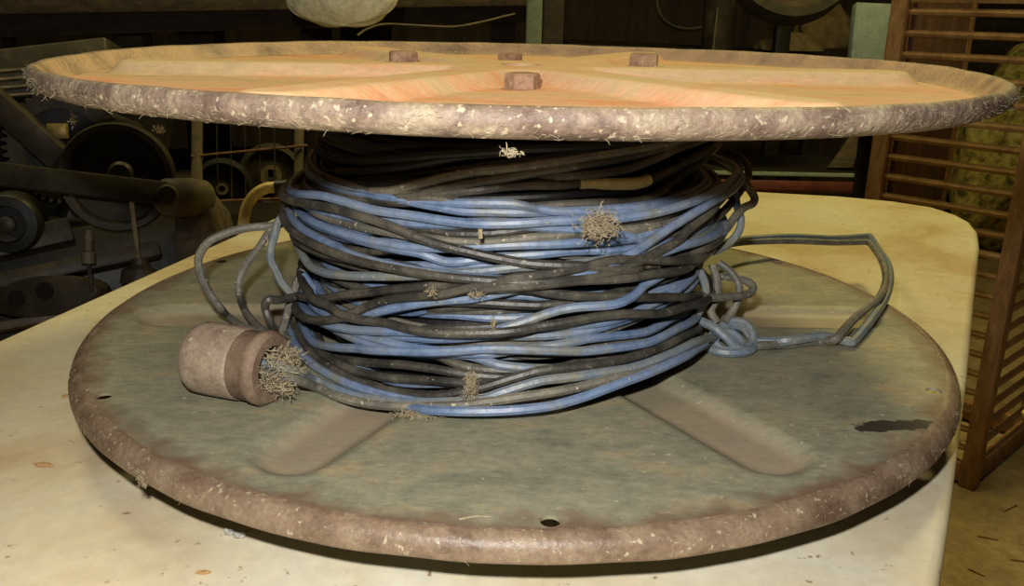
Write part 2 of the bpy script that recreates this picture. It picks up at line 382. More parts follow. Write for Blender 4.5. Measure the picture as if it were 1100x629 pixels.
def hexbolt(x, y, z, rot):
    m = MB(); R6 = .0098
    ring = lambda r, zz: [(x+r*math.cos(rot+i*PI/3), y+r*math.sin(rot+i*PI/3), zz) for i in range(6)]
    V = ring(R6, z)+ring(R6, z+.0075)+ring(R6*.9, z+.0086)
    Fc = [(i, (i+1) % 6, 6+(i+1) % 6, 6+i) for i in range(6)]+[(6+i, 6+(i+1) % 6, 12+(i+1) % 6, 12+i) for i in range(6)]+[tuple(range(12, 18)), tuple(range(5, -1, -1))]
    m.add(V, Fc); return m
for bx, by, rot in ((.001, -.079, .1), (-.008, .122, .4), (-.073, .010, .75), (.077, .016, .3)):
    br, ba = math.hypot(bx, by), math.atan2(by, bx); hh = ZT+.0016+.0075*rib_h(br, ba)
    hexbolt(bx, by, hh-.0004, rot).build('bolt', M['bolt'], reel, smooth=False, bevel=.0006)

# lint caked on the rims
def strand(m, p, L, r, d0=None, wob=.6):
    d = np.array(d0 if d0 is not None else rng.normal(size=3), float); d /= np.linalg.norm(d)+1e-9; pts = [np.array(p, float)]
    for i in range(5):
        d = d+rng.normal(size=3)*wob*.5; d /= np.linalg.norm(d); pts.append(pts[-1]+d*L/5)
    m.tube(np.array(pts), np.linspace(r, r*.6, 6), 4)
def rim_lint(name, z, sgn, n, a0, a1, parent, rad=.00008):
    m = MB()
    for i in range(n):
        a = math.radians(rng.uniform(a0, a1)); k = rng.uniform(0, 1)
        r = .2705-.002*k*k; h = sgn*(.001+.0085*rng.uniform(0, 1)); r = .2693 if abs(h) > .005 else .2655+abs(h)*.7
        p = np.array([r*math.cos(a), r*math.sin(a), z+h])
        tg = np.array([-math.sin(a), math.cos(a), 0]); ot = np.array([math.cos(a), math.sin(a), -.3])
        strand(m, p+ot*.0003, rng.uniform(.0012, .0042), rad, tg*rng.choice([-1, 1])+ot*rng.uniform(-.1, .4)+rng.normal(size=3)*.25, .5)
    o = m.build(name, M['lint'], parent); o['kind'] = 'stuff'; return o
rim_lint('lint', ZT, 1, 1200, -205, 20, top_fl)
rim_lint('lint', ZB, -1, 420, -190, 0, bot_fl, .00009)

# ------------------------------------------------------------------ the cable
AW = .0025
def cen(z):
    k = np.clip((np.asarray(z, float)-.005)/.075, 0, 1)
    return np.stack([-.010+.006*k, -.013+.013*k], -1)
def sect(t, z):
    """the bundle is narrower at its sides low down and bulges towards the front"""
    z = np.asarray(z, float); k = np.where(np.cos(t) > 0, np.clip((.108-z)/.036, 0, 1), np.clip((.085-z)/.05, 0, 1)); return 1-.095*k*np.cos(t)**2
def to_cyl(px, py, r):
    v = ray(px, py); z = .07; re = r
    for _ in range(14):
        c = CAM[:2]-cen(z); h = v[:2]; a = h@h; b = c@h; q = c@c-re*re; disc = b*b-a*q
        t = (-b-math.sqrt(disc))/a if disc > 0 else -b/a
        p = CAM+v*t; z = p[2]; d = p[:2]-cen(z); th = math.atan2(d[1], d[0]); re = .5*re+.5*r*float(sect(th, z))
    return math.degrees(th), p[2]
NTH = 480; TH = np.linspace(-270, 90, NTH, endpoint=False)
NZ = 160; ZG = np.linspace(0, .160, NZ); dz = ZG[1]
hf = np.full((NTH, NZ), .099)
def gsm(a, s):
    k = np.arange(-int(4*s), int(4*s)+1); w = np.exp(-.5*(k/s)**2); w /= w.sum()
    return np.convolve(np.concatenate([a[-len(k):], a, a[:len(k)]]), w, 'same')[len(k):-len(k)]
ZLO, ZHI = ZB+AW+.0003, ZT-AW-.0006
kk = int(round(AW/dz))+1
def deposit(z, rmin=0, rmax=.1465, a=AW, sm=3.0):
    z = np.clip(z, ZLO, ZHI); rc = np.zeros(NTH)
    for i in range(NTH):
        j = int(round(z[i]/dz)); lo, hi = max(0, j-kk), min(NZ, j+kk+1)
        d = np.abs(ZG[lo:hi]-z[i]); w = d < a*.96
        rc[i] = (hf[i, lo:hi][w]+np.sqrt(a*a-d[w]**2)).max()
    mx = rc.copy()
    for s_ in range(-4, 5): mx = np.maximum(mx, np.roll(rc, s_))
    rc = np.maximum(gsm(mx*.55+rc*.45, sm), rmin); rc = np.where(rc > rmax, rmax+(rc-rmax)*.25, rc)
    for i in range(NTH):
        j = int(round(z[i]/dz)); lo, hi = max(0, j-kk), min(NZ, j+kk+1)
        d = np.abs(ZG[lo:hi]-z[i]); w = d < a
        hf[i, lo:hi][w] = np.maximum(hf[i, lo:hi][w], rc[i]+np.sqrt(np.maximum(0, a*a-d[w]**2)))
    c = cen(z); t = np.radians(TH)
    rc = rc*sect(t, z)
    return np.stack([c[:, 0]+rc*np.cos(t), c[:, 1]+rc*np.sin(t), z], 1)
wires = {'b': MB(), 'k': MB()}
WM = {k: MB() for k in ('b', 'k', 'g', 'B', 'd')}
# filler turns
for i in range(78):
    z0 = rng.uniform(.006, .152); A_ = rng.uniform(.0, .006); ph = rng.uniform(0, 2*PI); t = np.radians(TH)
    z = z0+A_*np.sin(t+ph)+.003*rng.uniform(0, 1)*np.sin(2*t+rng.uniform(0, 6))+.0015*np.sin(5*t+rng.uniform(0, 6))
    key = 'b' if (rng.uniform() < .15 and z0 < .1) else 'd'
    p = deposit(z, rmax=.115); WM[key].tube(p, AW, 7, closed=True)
# turns seen in front, deep ones first:  (colour, px points, min radius)
TURNS = [
 # upper turns; the first few use the darker black to paint the flange's shade
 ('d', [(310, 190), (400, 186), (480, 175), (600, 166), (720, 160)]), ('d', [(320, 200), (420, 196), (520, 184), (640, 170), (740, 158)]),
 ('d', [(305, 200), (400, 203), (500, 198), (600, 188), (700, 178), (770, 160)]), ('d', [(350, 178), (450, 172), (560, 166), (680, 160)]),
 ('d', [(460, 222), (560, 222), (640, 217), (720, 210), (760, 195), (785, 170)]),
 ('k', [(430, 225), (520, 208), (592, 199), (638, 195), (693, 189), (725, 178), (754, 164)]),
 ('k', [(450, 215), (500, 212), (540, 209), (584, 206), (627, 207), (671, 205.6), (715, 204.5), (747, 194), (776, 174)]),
 ('k', [(360, 216), (420, 218), (442, 214), (456, 210), (507, 202), (551, 197), (584, 191), (638, 183), (693, 174), (740, 162)]),
 ('g', [(395, 212), (420, 206), (464, 197), (507, 190), (551, 187), (584, 183), (638, 175), (693, 167), (735, 160)]),
 ('k', [(400, 222), (449, 219), (478, 225), (507, 230), (544, 232), (596, 232), (633, 230), (669, 228), (713, 226), (745, 216), (775, 194), (792, 168)]),
 # middle, deep
 ('b', [(328, 232), (360, 238), (389, 247), (430, 252)]), ('b', [(380, 254), (418, 260), (437, 263), (480, 262)]),
 ('b', [(442, 227), (464, 231), (485, 235), (522, 236), (560, 237)]), ('b', [(490, 226), (522, 226.5), (551, 226.5), (573, 231), (596, 235), (630, 236)]),
 ('k', [(330, 256), (370, 268), (410, 284), (440, 285), (470, 280), (520, 276)]),
 ('b', [(345, 333), (367, 333), (395, 330), (430, 324)]), ('k', [(310, 300), (340, 306), (400, 304), (470, 304), (540, 302)]),
 ('b', [(560, 274), (595, 275), (618, 276), (645, 272), (690, 262)]), ('g', [(540, 272), (580, 276), (605, 282), (640, 286), (700, 284)]),
 ('b', [(600, 312), (640, 310), (670, 306), (700, 300), (740, 290)]), ('g', [(590, 308), (630, 303), (665, 300), (700, 305)]),
 ('b', [(420, 347), (446, 350), (481, 352), (516, 356), (560, 356)]), ('g', [(430, 343), (482, 344), (507, 346), (548, 346), (600, 342)]),
 ('k', [(437, 366), (472, 370), (516, 371), (560, 366)]), ('b', [(350, 382), (376, 390), (394, 391), (423, 396), (460, 398)]),
 ('g', [(513, 391), (542, 391), (569, 396), (620, 392)]), ('b', [(430, 346), (449, 341), (464, 338), (490, 336)]),
 ('k', [(330, 310), (350, 313), (390, 322), (420, 340), (470, 342), (520, 340)]), ('g', [(640, 365), (690, 352), (720, 338), (750, 318)]),
 ('g', [(660, 368), (705, 352), (735, 336), (760, 314)]), ('k', [(330, 345), (345, 362), (400, 366), (460, 364)]),
 # middle, over those
 ('b', [(302, 223.6), (316, 234), (338, 242.5), (360, 250), (382, 253), (411, 251), (450, 247)]),
 ('b', [(306, 237), (321, 248), (342, 258.5), (367, 264), (396, 266), (425, 264), (460, 262)]),
 ('k', [(330, 262), (341, 270), (353, 274.5), (374, 276), (404, 273), (440, 266.5), (475, 266), (520, 268)]),
 ('b', [(310, 262), (316, 266), (338, 276), (360, 288), (382, 292), (430, 293)]),
 ('b', [(420, 272), (434, 274.5), (449, 276), (458, 284), (468, 289), (490, 287.6), (530, 284)]),
 ('k', [(400, 240), (420, 246), (450, 251), (480, 256), (522, 256), (560, 252), (589, 248), (625, 248), (680, 244), (720, 238), (760, 224)]),
 ('g', [(470, 262), (490, 264), (536, 264), (580, 258.6), (640, 254), (690, 250)]),
 ('b', [(500, 270), (530, 268), (560, 267), (604, 266), (647, 263.5), (684, 261), (720, 250)]),
 ('b', [(630, 250), (659, 251), (676, 254), (700, 262), (731, 268), (758, 270), (782, 261), (794, 249)]),
 ('k', [(600, 300), (647, 295), (669, 292), (702, 298), (724, 301), (745, 307), (770, 308), (780, 302)]),
 ('b', [(510, 328), (539, 327), (565, 325.5), (589, 328), (620, 332)]), ('k', [(490, 331), (513, 331), (536, 333), (580, 334), (615, 331), (650, 325)]),
 ('b', [(360, 358), (388, 364), (411, 370), (440, 373), (500, 373), (535, 369), (560, 371), (604, 369), (639, 364), (665, 357), (700, 345), (740, 325)]),
 ('b', [(470, 370), (510, 368), (560, 361), (595, 359), (630, 356), (665, 350), (689, 343), (715, 330), (745, 310)]),
 ('k', [(340, 390), (367, 396), (394, 399), (420, 401), (455, 406), (493, 413), (540, 416), (600, 414), (660, 408)]),
 ('k', [(440, 386), (451, 389), (472, 398), (499, 405), (542, 407), (600, 405), (650, 398)]),
 ('b', [(450, 386), (481, 389), (507, 392), (534, 399), (569, 402), (620, 402)]),
 ('b', [(600, 380), (621, 375), (647, 371), (682, 369), (714, 364), (742, 348), (762, 330)]),
 ('b', [(300, 350), (315, 370), (332, 387), (350, 401), (367, 410), (394, 419), (429, 424), (470, 424), (540, 424), (610, 420)]),
 ('k', [(312, 358), (325.5, 373), (341, 387), (359, 399), (385, 410), (420, 416), (470, 418), (530, 420), (600, 424)]),
 # outermost
 ('B', [(300, 262), (318, 274.5), (326.5, 287), (345, 295), (374, 298), (404, 298.5), (440, 298), (478, 296), (522, 293), (565, 288), (600, 288), (640, 283)]),
 ('b', [(360, 345), (396, 338.5), (418, 333.5), (449, 328), (478, 325), (507, 324), (529, 319), (558, 313), (577, 307), (611, 299), (647, 289), (680, 278)]),
 ('k', [(500, 300), (527, 306), (551, 308), (580, 314), (596, 317), (625, 320), (662, 319.6), (724, 320), (759, 318), (785, 314)]),
 ('b', [(306, 208), (338, 211), (367, 219), (396, 228), (420, 231), (449, 235), (478, 240), (507, 242.5), (536, 242.5), (589, 240), (633, 238), (665, 237), (709, 231), (738, 223), (767, 212), (784, 203)]),
 ('b', [(330, 340), (346, 349), (376, 356), (411, 358), (440, 358), (465, 361), (499, 362), (534, 357.5), (560, 349), (596, 337), (625, 330), (662, 326), (684, 315), (709, 301), (731, 289), (753, 272), (774, 255), (790, 236)]),
 ('b', [(630, 292), (655, 281), (676, 271), (702, 259), (724, 246), (745, 233), (765, 221), (785, 207)]),
 ('k', [(660, 290), (680, 280), (699, 271), (724, 258), (745, 246), (767, 230), (790, 212), (801, 196)]),
 ('k', [(312, 216), (353, 224), (389, 234), (425, 247), (449, 258), (478, 266.5), (507, 273), (536, 279.6), (565, 283), (590, 284), (620, 283), (660, 288)]),
 ('k', [(286, 318), (296, 325), (309, 327), (338, 322.5), (367, 318), (404, 314), (440, 311), (470, 309), (500, 310), (545, 306)]),
 ('k', [(306, 326), (318, 334), (331, 341), (353, 344), (374, 338.5), (396, 328), (418, 322.5), (449, 319), (478, 314), (507, 306.5), (536, 299), (565, 295), (596, 291), (625, 285), (647, 278), (676, 275), (724, 279), (750, 277), (775, 262)]),
 ('k', [(540, 356), (577, 353), (608, 348), (647, 341), (676, 338), (715, 338), (740, 330), (770, 310)]),
 ('b', [(300, 345), (311, 359), (329, 370), (350, 375), (385, 377), (420, 378.5), (472, 380), (525, 378), (560, 379), (595, 380), (630, 381), (665, 377), (703, 371), (735, 355), (762, 333)]),
 ('k', [(470, 428), (518, 419), (542, 411), (580, 400), (630, 396), (665, 390), (700, 380), (741, 361), (766, 350)]),
 ('b', [(420, 434), (455, 438), (490, 440), (525, 440), (560, 438), (595, 434), (630, 424), (665, 411), (700, 398), (735, 382), (760, 364)]),
]
def trace(pts, rg=.1425):
    q = np.array([to_cyl(x, y, rg) for x, y in pts]); o = np.argsort(q[:, 0]); q = q[o]
    t0, t1 = q[0, 0], q[-1, 0]
    s0 = (q[1, 1]-q[0, 1])/max(2, q[1, 0]-q[0, 0]); s1 = (q[-1, 1]-q[-2, 1])/max(2, q[-1, 0]-q[-2, 0])
    za = np.clip(q[0, 1]-np.clip(s0, -2e-4, 2e-4)*14, ZLO, ZHI); zb = np.clip(q[-1, 1]+np.clip(s1, -2e-4, 2e-4)*14, ZLO, ZHI)
    zm = (za+zb)/2
    tt = np.concatenate([[t1-360, ], [t0-14], q[:, 0], [t1+14], [t0+360]]); zz = np.concatenate([[q[-1, 1]], [za], q[:, 1], [zb], [q[0, 1]]])
    z = np.interp(TH, tt, zz)
    return gsm(z, 2.6)
TR = {}
for i, (c, pts) in enumerate(TURNS):
    n = len(TURNS); rmin, rmax = (.117, .124) if i < 31 else ((.1275, .1335) if i < 51 else (.1385, .1445))
    p = deposit(trace(pts), rmin=rmin+.0012*math.sin(i*2.4), rmax=rmax, sm=4.5); TR[i] = p
    WM[c].tube(p, AW, 9, closed=True)

cable = thing('electric_cable', (0, 0, ZB), 'twisted blue and black two-wire cable wound between the flanges of the reel', 'cable')
for k, nm in (('b', 'blue_wire'), ('B', 'dusty_blue_wire'), ('k', 'black_wire'), ('g', 'grey_wire'), ('d', 'inner_wire')):
    mk = {'b': 'blue', 'B': 'bluegrey', 'k': 'black', 'g': 'grey', 'd': 'deep'}[k]
    o = WM[k].build(nm, M[mk], cable)
    o['label'] = {'b': 'turns of blue insulated wire', 'B': 'dusty grey-blue turn', 'k': 'turns of dusty black wire', 'g': 'dust-caked grey turns', 'd': 'black turns deep in the bundle, darkened to paint in shade'}[k]
# masking tape on one of the shaded turns
tp = TR[6]; sel = [i for i in range(NTH) if -73 < TH[i] < -53]
MB().tube(tp[sel], AW+.0007, 10).build('tape_wrap', M['tape'], cable)

def free(pts, m, name, mb=None, r=AW, n=8, res=10):
    p = spline(pts, res); b = (mb or MB()).tube(p, r, n)
    return b.build(name, m, cable) if mb is None else b
# last turns running from the connector to the knot
def base_trace(pts, rg):
    out = []
    for (x, y), r in zip(pts, rg):
        t, z = to_cyl(x, y, r); z = max(z, ZB+AW+.0002); c = cen(z); r = r*float(sect(math.radians(t), z)); out.append((c[0]+r*math.cos(math.radians(t)), c[1]+r*math.sin(math.radians(t)), z))
    return out
# connector
cl = np.array([-.1640, -.1345, .0240]); cr_ = np.array([-.1210, -.1500, .0240])
pr = base_trace([(338, 408), (359, 417), (385, 426), (411, 430), (440, 432), (490, 431), (521, 427), (542, 420), (580, 409), (612, 405), (647, 400), (682, 394), (720, 380), (750, 366)], [.157, .155, .153, .152, .151, .151, .151, .151, .1505, .150, .150, .150, .150, .150])
ax = (cr_-cl)/np.linalg.norm(cr_-cl)
K0 = on_y(770, 362, -.055)
free([cr_+ax*(-.02)+np.array([0, 0, .003]), cr_+ax*.008+np.array([0, 0, .002])]+pr+[tuple(K0)], M['bluegrey'], 'connector_lead')
pr2 = base_trace([(341, 416), (359, 425), (385, 432), (411, 435), (440, 436), (490, 435), (525, 431), (560, 426), (600, 420), (640, 411), (680, 399), (715, 387), (745, 374)], [.160, .159, .1575, .1555, .154, .153, .153, .153, .1525, .1515, .150, .149, .148])
p14 = base_trace([(400, 425), (420, 431), (440, 437), (460, 440), (490, 441.5), (525, 441.5), (560, 439.5), (595, 435), (630, 425), (665, 412), (700, 399), (735, 383), (757, 368)], [.148, .151, .154, .157, .158, .158, .158, .157, .156, .155, .154, .152, .149])
free(p14, M['blue'], 'outer_turn')
free([cr_+ax*(-.02)+np.array([0, 0, -.003]), cr_+ax*.008+np.array([0, 0, -.003])]+pr2+[tuple(on_y(768, 366, -.05))], M['grey'], 'connector_lead')
con = MB().lathe([(.0001, 0), (.0135, .0001), (.0168, .0012), (.0185, .0040), (.0188, .008), (.0186, .0290), (.0180, .0300)], 40, cl, ax).build('connector', M['conn'], cable)
Lc = np.linalg.norm(cr_-cl)
MB().lathe([(.0176, .0285), (.0179, .0292), (.0180, .038), (.0190, .0395), (.0192, .0425), (.0186, Lc-.002), (.0170, Lc), (.0120, Lc), (.0105, Lc-.006), (.0100, .0285)], 40, cl, ax, closed=True).build('collar', M['conn2'], con)
m = MB()
for i in range(520):
    a = rng.uniform(0, 2*PI); rr = .012*math.sqrt(rng.uniform())
    u = np.cross(ax, [0, 0, 1]); u /= np.linalg.norm(u); w = np.cross(ax, u)
    p = cr_+ax*rng.uniform(-.002, .012)+rr*(math.cos(a)*u+math.sin(a)*w)
    strand(m, p, rng.uniform(.002, .006), rng.uniform(.00012, .00034), rng.normal(size=3)+ax*.4+np.array([0, 0, -.2]), .8)
m.v = [(x, y, max(z, ZB+.0006)) for x, y, z in m.v]
o = m.build('lint', M['lint'], con); o['kind'] = 'stuff'

# loose loops on the left
def loop(spec, m, name='loose_loop', r=AW):
    return free([on_y(x, y, yy) if abs(yy) < 5 else on_z(x, y, yy-10) for x, y, yy in spec], m, name, r=r)
ZF = ZB+AW+.0004
loop([(312, 236, -.02), (300, 241, -.03), (285, 243, -.035), (272, 244, -.037), (258, 246, -.04), (241, 251, -.042), (225, 259, -.045), (215.5, 271, -.045), (213, 281, -.045), (216, 296, -.046), (221, 308, -.047), (229, 321, -.047), (237, 331, -.048), (243, 338, 10+ZF+.001), (252, 345, 10+ZF), (264, 352, 10+ZF), (281, 357, 10+ZF), (300, 362, 10+ZF)], M['grey'])
loop([(306, 232, -.03), (294, 244, -.035), (287, 252, -.035), (278.5, 265, -.035), (268, 279, -.035), (260, 292, -.035), (256, 304, -.037), (257, 316, -.039), (262, 331, 10+ZF+.003), (270, 343, 10+ZF), (280, 353, 10+ZF), (300, 366, 10+ZF+.0002)], M['grey'])
loop([(310, 226, -.03), (299, 238, -.04), (295, 252, -.045), (291, 267, -.05), (291, 279, -.05), (297, 292, -.05), (303, 304, -.05), (312, 314, -.05), (322, 321, -.045), (345, 326, -.04)], M['bluegrey'])
loop([(318, 318, -.055), (300, 322, -.065), (288, 322, -.07), (285, 331, -.068), (290, 345, -.068), (298, 357, 10+ZF+.0004), (312, 369, 10+ZF)], M['black'])
loop([(325, 290, -.04), (318, 305, -.045), (312, 325, -.05), (306, 345, -.055), (304, 358, 10+ZF+.001), (312, 366, 10+ZF+.0003)], M['grey'])
loop([(326, 296, -.05), (334, 306, -.055), (345, 318, -.06), (352, 330, -.065)], M['blue'])
# knot on the right
kn = [on_y(x, y, yy) for x, y, yy in [(742, 380, -.068), (756, 371, -.066), (767, 362, -.060), (780, 356, -.055), (790, 360, -.056), (797, 369, -.060), (795, 378, -.064), (786, 381, -.067), (775, 376, -.066), (768, 366, -.062), (772, 354, -.052), (784, 349, -.048), (798, 352, -.048), (806, 361, -.050), (810, 367, -.052), (830, 367, -.055)]]
kn2 = [on_y(x, y, yy) for x, y, yy in [(745, 342, -.05), (756, 346, -.055), (768, 352, -.06), (780, 362, -.064), (790, 372, -.066), (796, 380, -.066), (802, 377, -.063), (808, 368, -.058), (808, 357, -.053), (800, 347, -.048), (787, 345, -.047), (775, 350, -.049), (765, 360, -.054), (761, 372, -.062), (768, 384, -.068), (781, 390, -.071), (795, 388, -.070), (806, 379, -.066), (812, 371, -.06), (830, 370, -.058)]]
zf = lambda L_: [(p[0], p[1], max(p[2], ZF)) for p in L_]
free(zf(kn), M['bluegrey'], 'knot', r=.0028); free(zf(kn2), M['bluegrey'], 'knot', r=.0028)
# tail beyond the knot, doubling back behind the bundle
def zt(x, y, z): return tuple(on_z(x, y, z))
free([kn[-2], kn[-1], zt(850, 365, ZF+.004), zt(880, 361, ZF+.004), zt(896, 363, ZF+.002), zt(912, 367, ZF+.001), zt(917, 366, ZF+.001), zt(925, 357, ZF+.002), zt(936, 343, ZF+.003), zt(948, 326, ZF+.003), zt(954, 312, ZF+.003), zt(956, 297, ZF), zt(953, 282, ZF), zt(946, 271, ZF), zt(938, 259, ZF), zt(934, 254, ZF), zt(926, 254.3, ZF), zt(894, 256, ZF+.004), zt(847, 254.5, ZF+.012), zt(800, 257, ZF+.016), zt(770, 262, ZF+.02), zt(740, 268, ZF+.02)], M['bluegrey'], 'tail_loop', r=.0030)
free([kn2[-2], kn2[-1], zt(850, 369, ZF), zt(880, 366, ZF), zt(892, 365, ZF+.003), zt(900, 362, ZF+.0055), zt(914, 346, ZF+.006), zt(932, 330, ZF+.0065), zt(945, 319, ZF+.008), zt(951, 305, ZF+.004), zt(951, 292, ZF), zt(947, 279, ZF-.001), zt(939, 267, ZF-.001), zt(933, 260.5, ZF-.001), zt(924, 260, ZF), zt(894, 260.3, ZF+.003), zt(850, 258.6, ZF+.010), zt(800, 260, ZF+.014), zt(770, 265, ZF+.018), zt(740, 271, ZF+.018)], M['grey'], 'tail_loop', r=.0028)
# stray turns at the right side of the bundle
loop([(735, 280, -.075), (750, 270, -.065), (765, 259, -.055), (780, 246, -.045), (790, 232, -.035), (799, 223, -.03), (809, 218, -.025), (810, 211, -.022), (803, 200, -.02), (800, 192, -.015)], M['grey'])
loop([(767, 270, -.05), (782, 262, -.04), (793, 249, -.035), (796, 236, -.03), (792, 222, -.025), (790, 208, -.02)], M['bluegrey'])
loop([(755, 320, -.07), (785, 318.5, -.055), (803, 316, -.045), (809, 310, -.04), (804, 303, -.036), (790, 299, -.03), (775, 297, -.025)], M['grey'])
loop([(772, 282, -.03), (783, 290, -.033), (792, 302, -.036), (794, 316, -.04), (788, 332, -.044), (778, 346, -.05)], M['grey'])
loop([(748, 285, -.06), (756, 300, -.06), (758, 315, -.06), (752, 332, -.06), (742, 348, -.06)], M['bluegrey'])
loop([(765, 284, -.045), (770, 300, -.048), (770, 318, -.05), (764, 334, -.053), (770, 346, -.055)], M['grey'])
loop([(782, 162, .02), (796, 170, .01), (804, 183, 0.0), (800, 197, -.01), (790, 212, -.02), (778, 226, -.032), (765, 238, -.045)], M['black'])

# ------------------------------------------------------------------ lint, straw and crumbs (each lies on its own)
def clump(name, p, size, n, m, label, cat, flat=1.0, rad=.0003, dirn=None, floor_z=None):
    b = MB(); p = np.array(p, float)
    for i in range(int(n*4)):
        q = p+rng.normal(size=3)*np.array(size)*.42
        strand(b, q, rng.uniform(.002, .0055)*max(size)/.009, rng.uniform(.3, .8)*rad, None if dirn is None else np.array(dirn)+rng.normal(size=3)*.6, .8)
    if floor_z is not None: b.v = [(x, y, max(z, floor_z)) for x, y, z in b.v]
    return tag(origin(b.build(name, m)), label, cat)
q = on_y(644, 242, -.154); clump('lint_clump', q, (.009, .003, .0065), 120, M['lintg'], 'grey fluffy lint clump stuck on the upper blue turns of wire', 'lint', rad=.0005)
q = on_y(505, 416, -.167); clump('straw_tuft', q, (.003, .002, .009), 40, M['lint'], 'tuft of dry straw stuck upright on the lowest turns of cable', 'straw', dirn=(.35, 0, 1.2), floor_z=ZB+.0006)
q = on_z(448, 446, ZB+.002); clump('dust_clump', q, (.010, .003, .0012), 70, M['lint'], 'flat tan dust clump on the grey flange in front of the cable', 'lint', floor_z=ZB+.0006)
q = on_y(463, 312, -.153); clump('straw_tuft', q, (.003, .001, .004), 16, M['lint'], 'small straw wisp on the grey cable turn left of centre', 'straw')
q = on_y(530, 348, -.153); clump('straw_tuft', q, (.001, .001, .005), 14, M['lint'], 'small upright straw wisp in the middle of the wound cable', 'straw', dirn=(0, 0, 1))
q = on_y(510, 317, -.150); clump('straw_tuft', q, (.006, .001, .001), 10, M['lint'], 'pale curled wisp lying sideways between two cable turns', 'straw', dirn=(1, 0, .2))
def stick(name, pa, pb, r, m, label, cat):
    pa, pb = np.array(pa), np.array(pb); mid = (pa+pb)/2+np.array([0, 0, .0006])
    return tag(origin(MB().tube(spline([pa, mid, pb], 6), r, 6).build(name, m)), label, cat)
stick('straw_stalk', on_z(493, 557.5, ZB+.0004), on_z(527, 554.5, ZB+.0004), .0005, M['lint'], 'pale straw stalk lying flat near the front edge of the grey flange', 'straw')
stick('straw_stalk', on_y(516, 246, -.1515), on_y(516.5, 256, -.1525), .0011, M['lint'], 'short pale stub upright between the upper blue and black turns', 'straw')
def crumb(name, p, s, m, label, cat, sub=2):
    bm = bmesh.new(); bmesh.ops.create_icosphere(bm, subdivisions=sub, radius=1)
    for v in bm.verts:
        k = 1+.35*math.sin(v.co.x*5+p[0]*90)*math.cos(v.co.y*4+p[1]*70); v.co = Vector((v.co.x*s[0]*k, v.co.y*s[1]*k, (v.co.z*s[2]*k)))
    zm = min(v.co.z for v in bm.verts)
    for v in bm.verts: v.co.z -= zm
    me = bpy.data.meshes.new(name); bm.to_mesh(me); bm.free(); me.materials.append(m)
    o = bpy.data.objects.new(name, me); COL.objects.link(o); o.location = [float(x) for x in p]; return tag(o, label, cat)
for (x, y), s, lb in (((246, 574), (.0025, .002, .0018), 'silver-grey crumb on the table below the left of the reel, left of two'), ((257, 577), (.003, .002, .0016), 'silver-grey crumb on the table below the left of the reel, right of two')):
    crumb('grey_crumb', on_z(x, y, TZ), s, M['foam'], lb, 'crumb')['group'] = 'crumbs below the reel edge'
crumb('wood_chip', on_z(47, 500, TZ), (.005, .002, .0008), M['chip'], 'orange-brown wood chip on the far left of the table', 'wood chip')
crumb('wood_chip', on_z(218, 616, TZ), (.003, .0012, .0008), M['chip'], 'tiny brown wood chip at the front edge of the picture on the table', 'wood chip')
crumb('wood_chip', on_z(74, 426, TZ), (.004, .002, .0008), M['chip'], 'brown wood chip touching the left edge of the lower flange', 'wood chip')
q = on_z(157, 512, -.003); q = q+np.array([-.001, -.0015, 0]); clump('lint_clump', q, (.0022, .0015, .005), 30, M['lint'], 'tan lint tuft hanging from the left front rim of the lower flange', 'lint', dirn=(0, -.1, -1))
q = on_y(548, 163.5, -.262); clump('lint_clump', q, (.0035, .001, .0016), 24, M['lint'], 'pale lint crumb hanging under the front rim of the orange flange, middle', 'lint', dirn=(1, 0, -.3))
q = P(172, 139, .41); clump('lint_clump', q, (.003, .001, .002), 20, M['lint'], 'pale lint flake hanging under the orange flange above the iron pulley wheel', 'lint')
q = P(78, 126, .46); clump('lint_clump', q, (.001, .001, .004), 14, M['lint'], 'lint wisp hanging under the left rim of the orange flange', 'lint', dirn=(0, 0, -1))

# ------------------------------------------------------------------ left: old machine
mc = thing('old_machine', (-.75, .95, FLOOR), 'dark oily iron machine with gear, pulley and levers left behind the table', 'machine')
def disc(px, py, D, rpx, thick, nrm, prof=None, n=56):
    c = P(px, py, D); R_ = rpx*D/F_PX; return c, R_
nv = np.array([.25, -.93, .12]); nv /= np.linalg.norm(nv)         # machine front faces the camera, turned a little
nh = np.array([.25, -.95, 0.]); nh /= np.linalg.norm(nh)
def wheel(px, py, D, rpx, prof, m, name, parent=mc, nrm=nv, n=56, **k):
    c = P(px, py, D); s_ = D/F_PX
    return MB().lathe([(r*s_, h*s_) for r, h in prof], n, c, nrm, **k).build(name, m, parent)
# pulley wheel: rim, web, hub
w = wheel(127, 190, 1.34, 58, [(47, -14), (56, -14), (58, -10), (58, 10), (56, 14), (50, 14), (47, 10)], M['iron'], 'pulley_wheel', closed=True)
wheel(127, 190, 1.34, 50, [(.1, -6), (48, -6), (48, 2), (30, 5), (14, 2), (.1, 2)], M['iron'], 'wheel_web', w)
wheel(131, 186, 1.33, 10, [(.1, -10), (13, -10), (13, 12), (10, 15), (.1, 15)], M['iron'], 'hub', w)
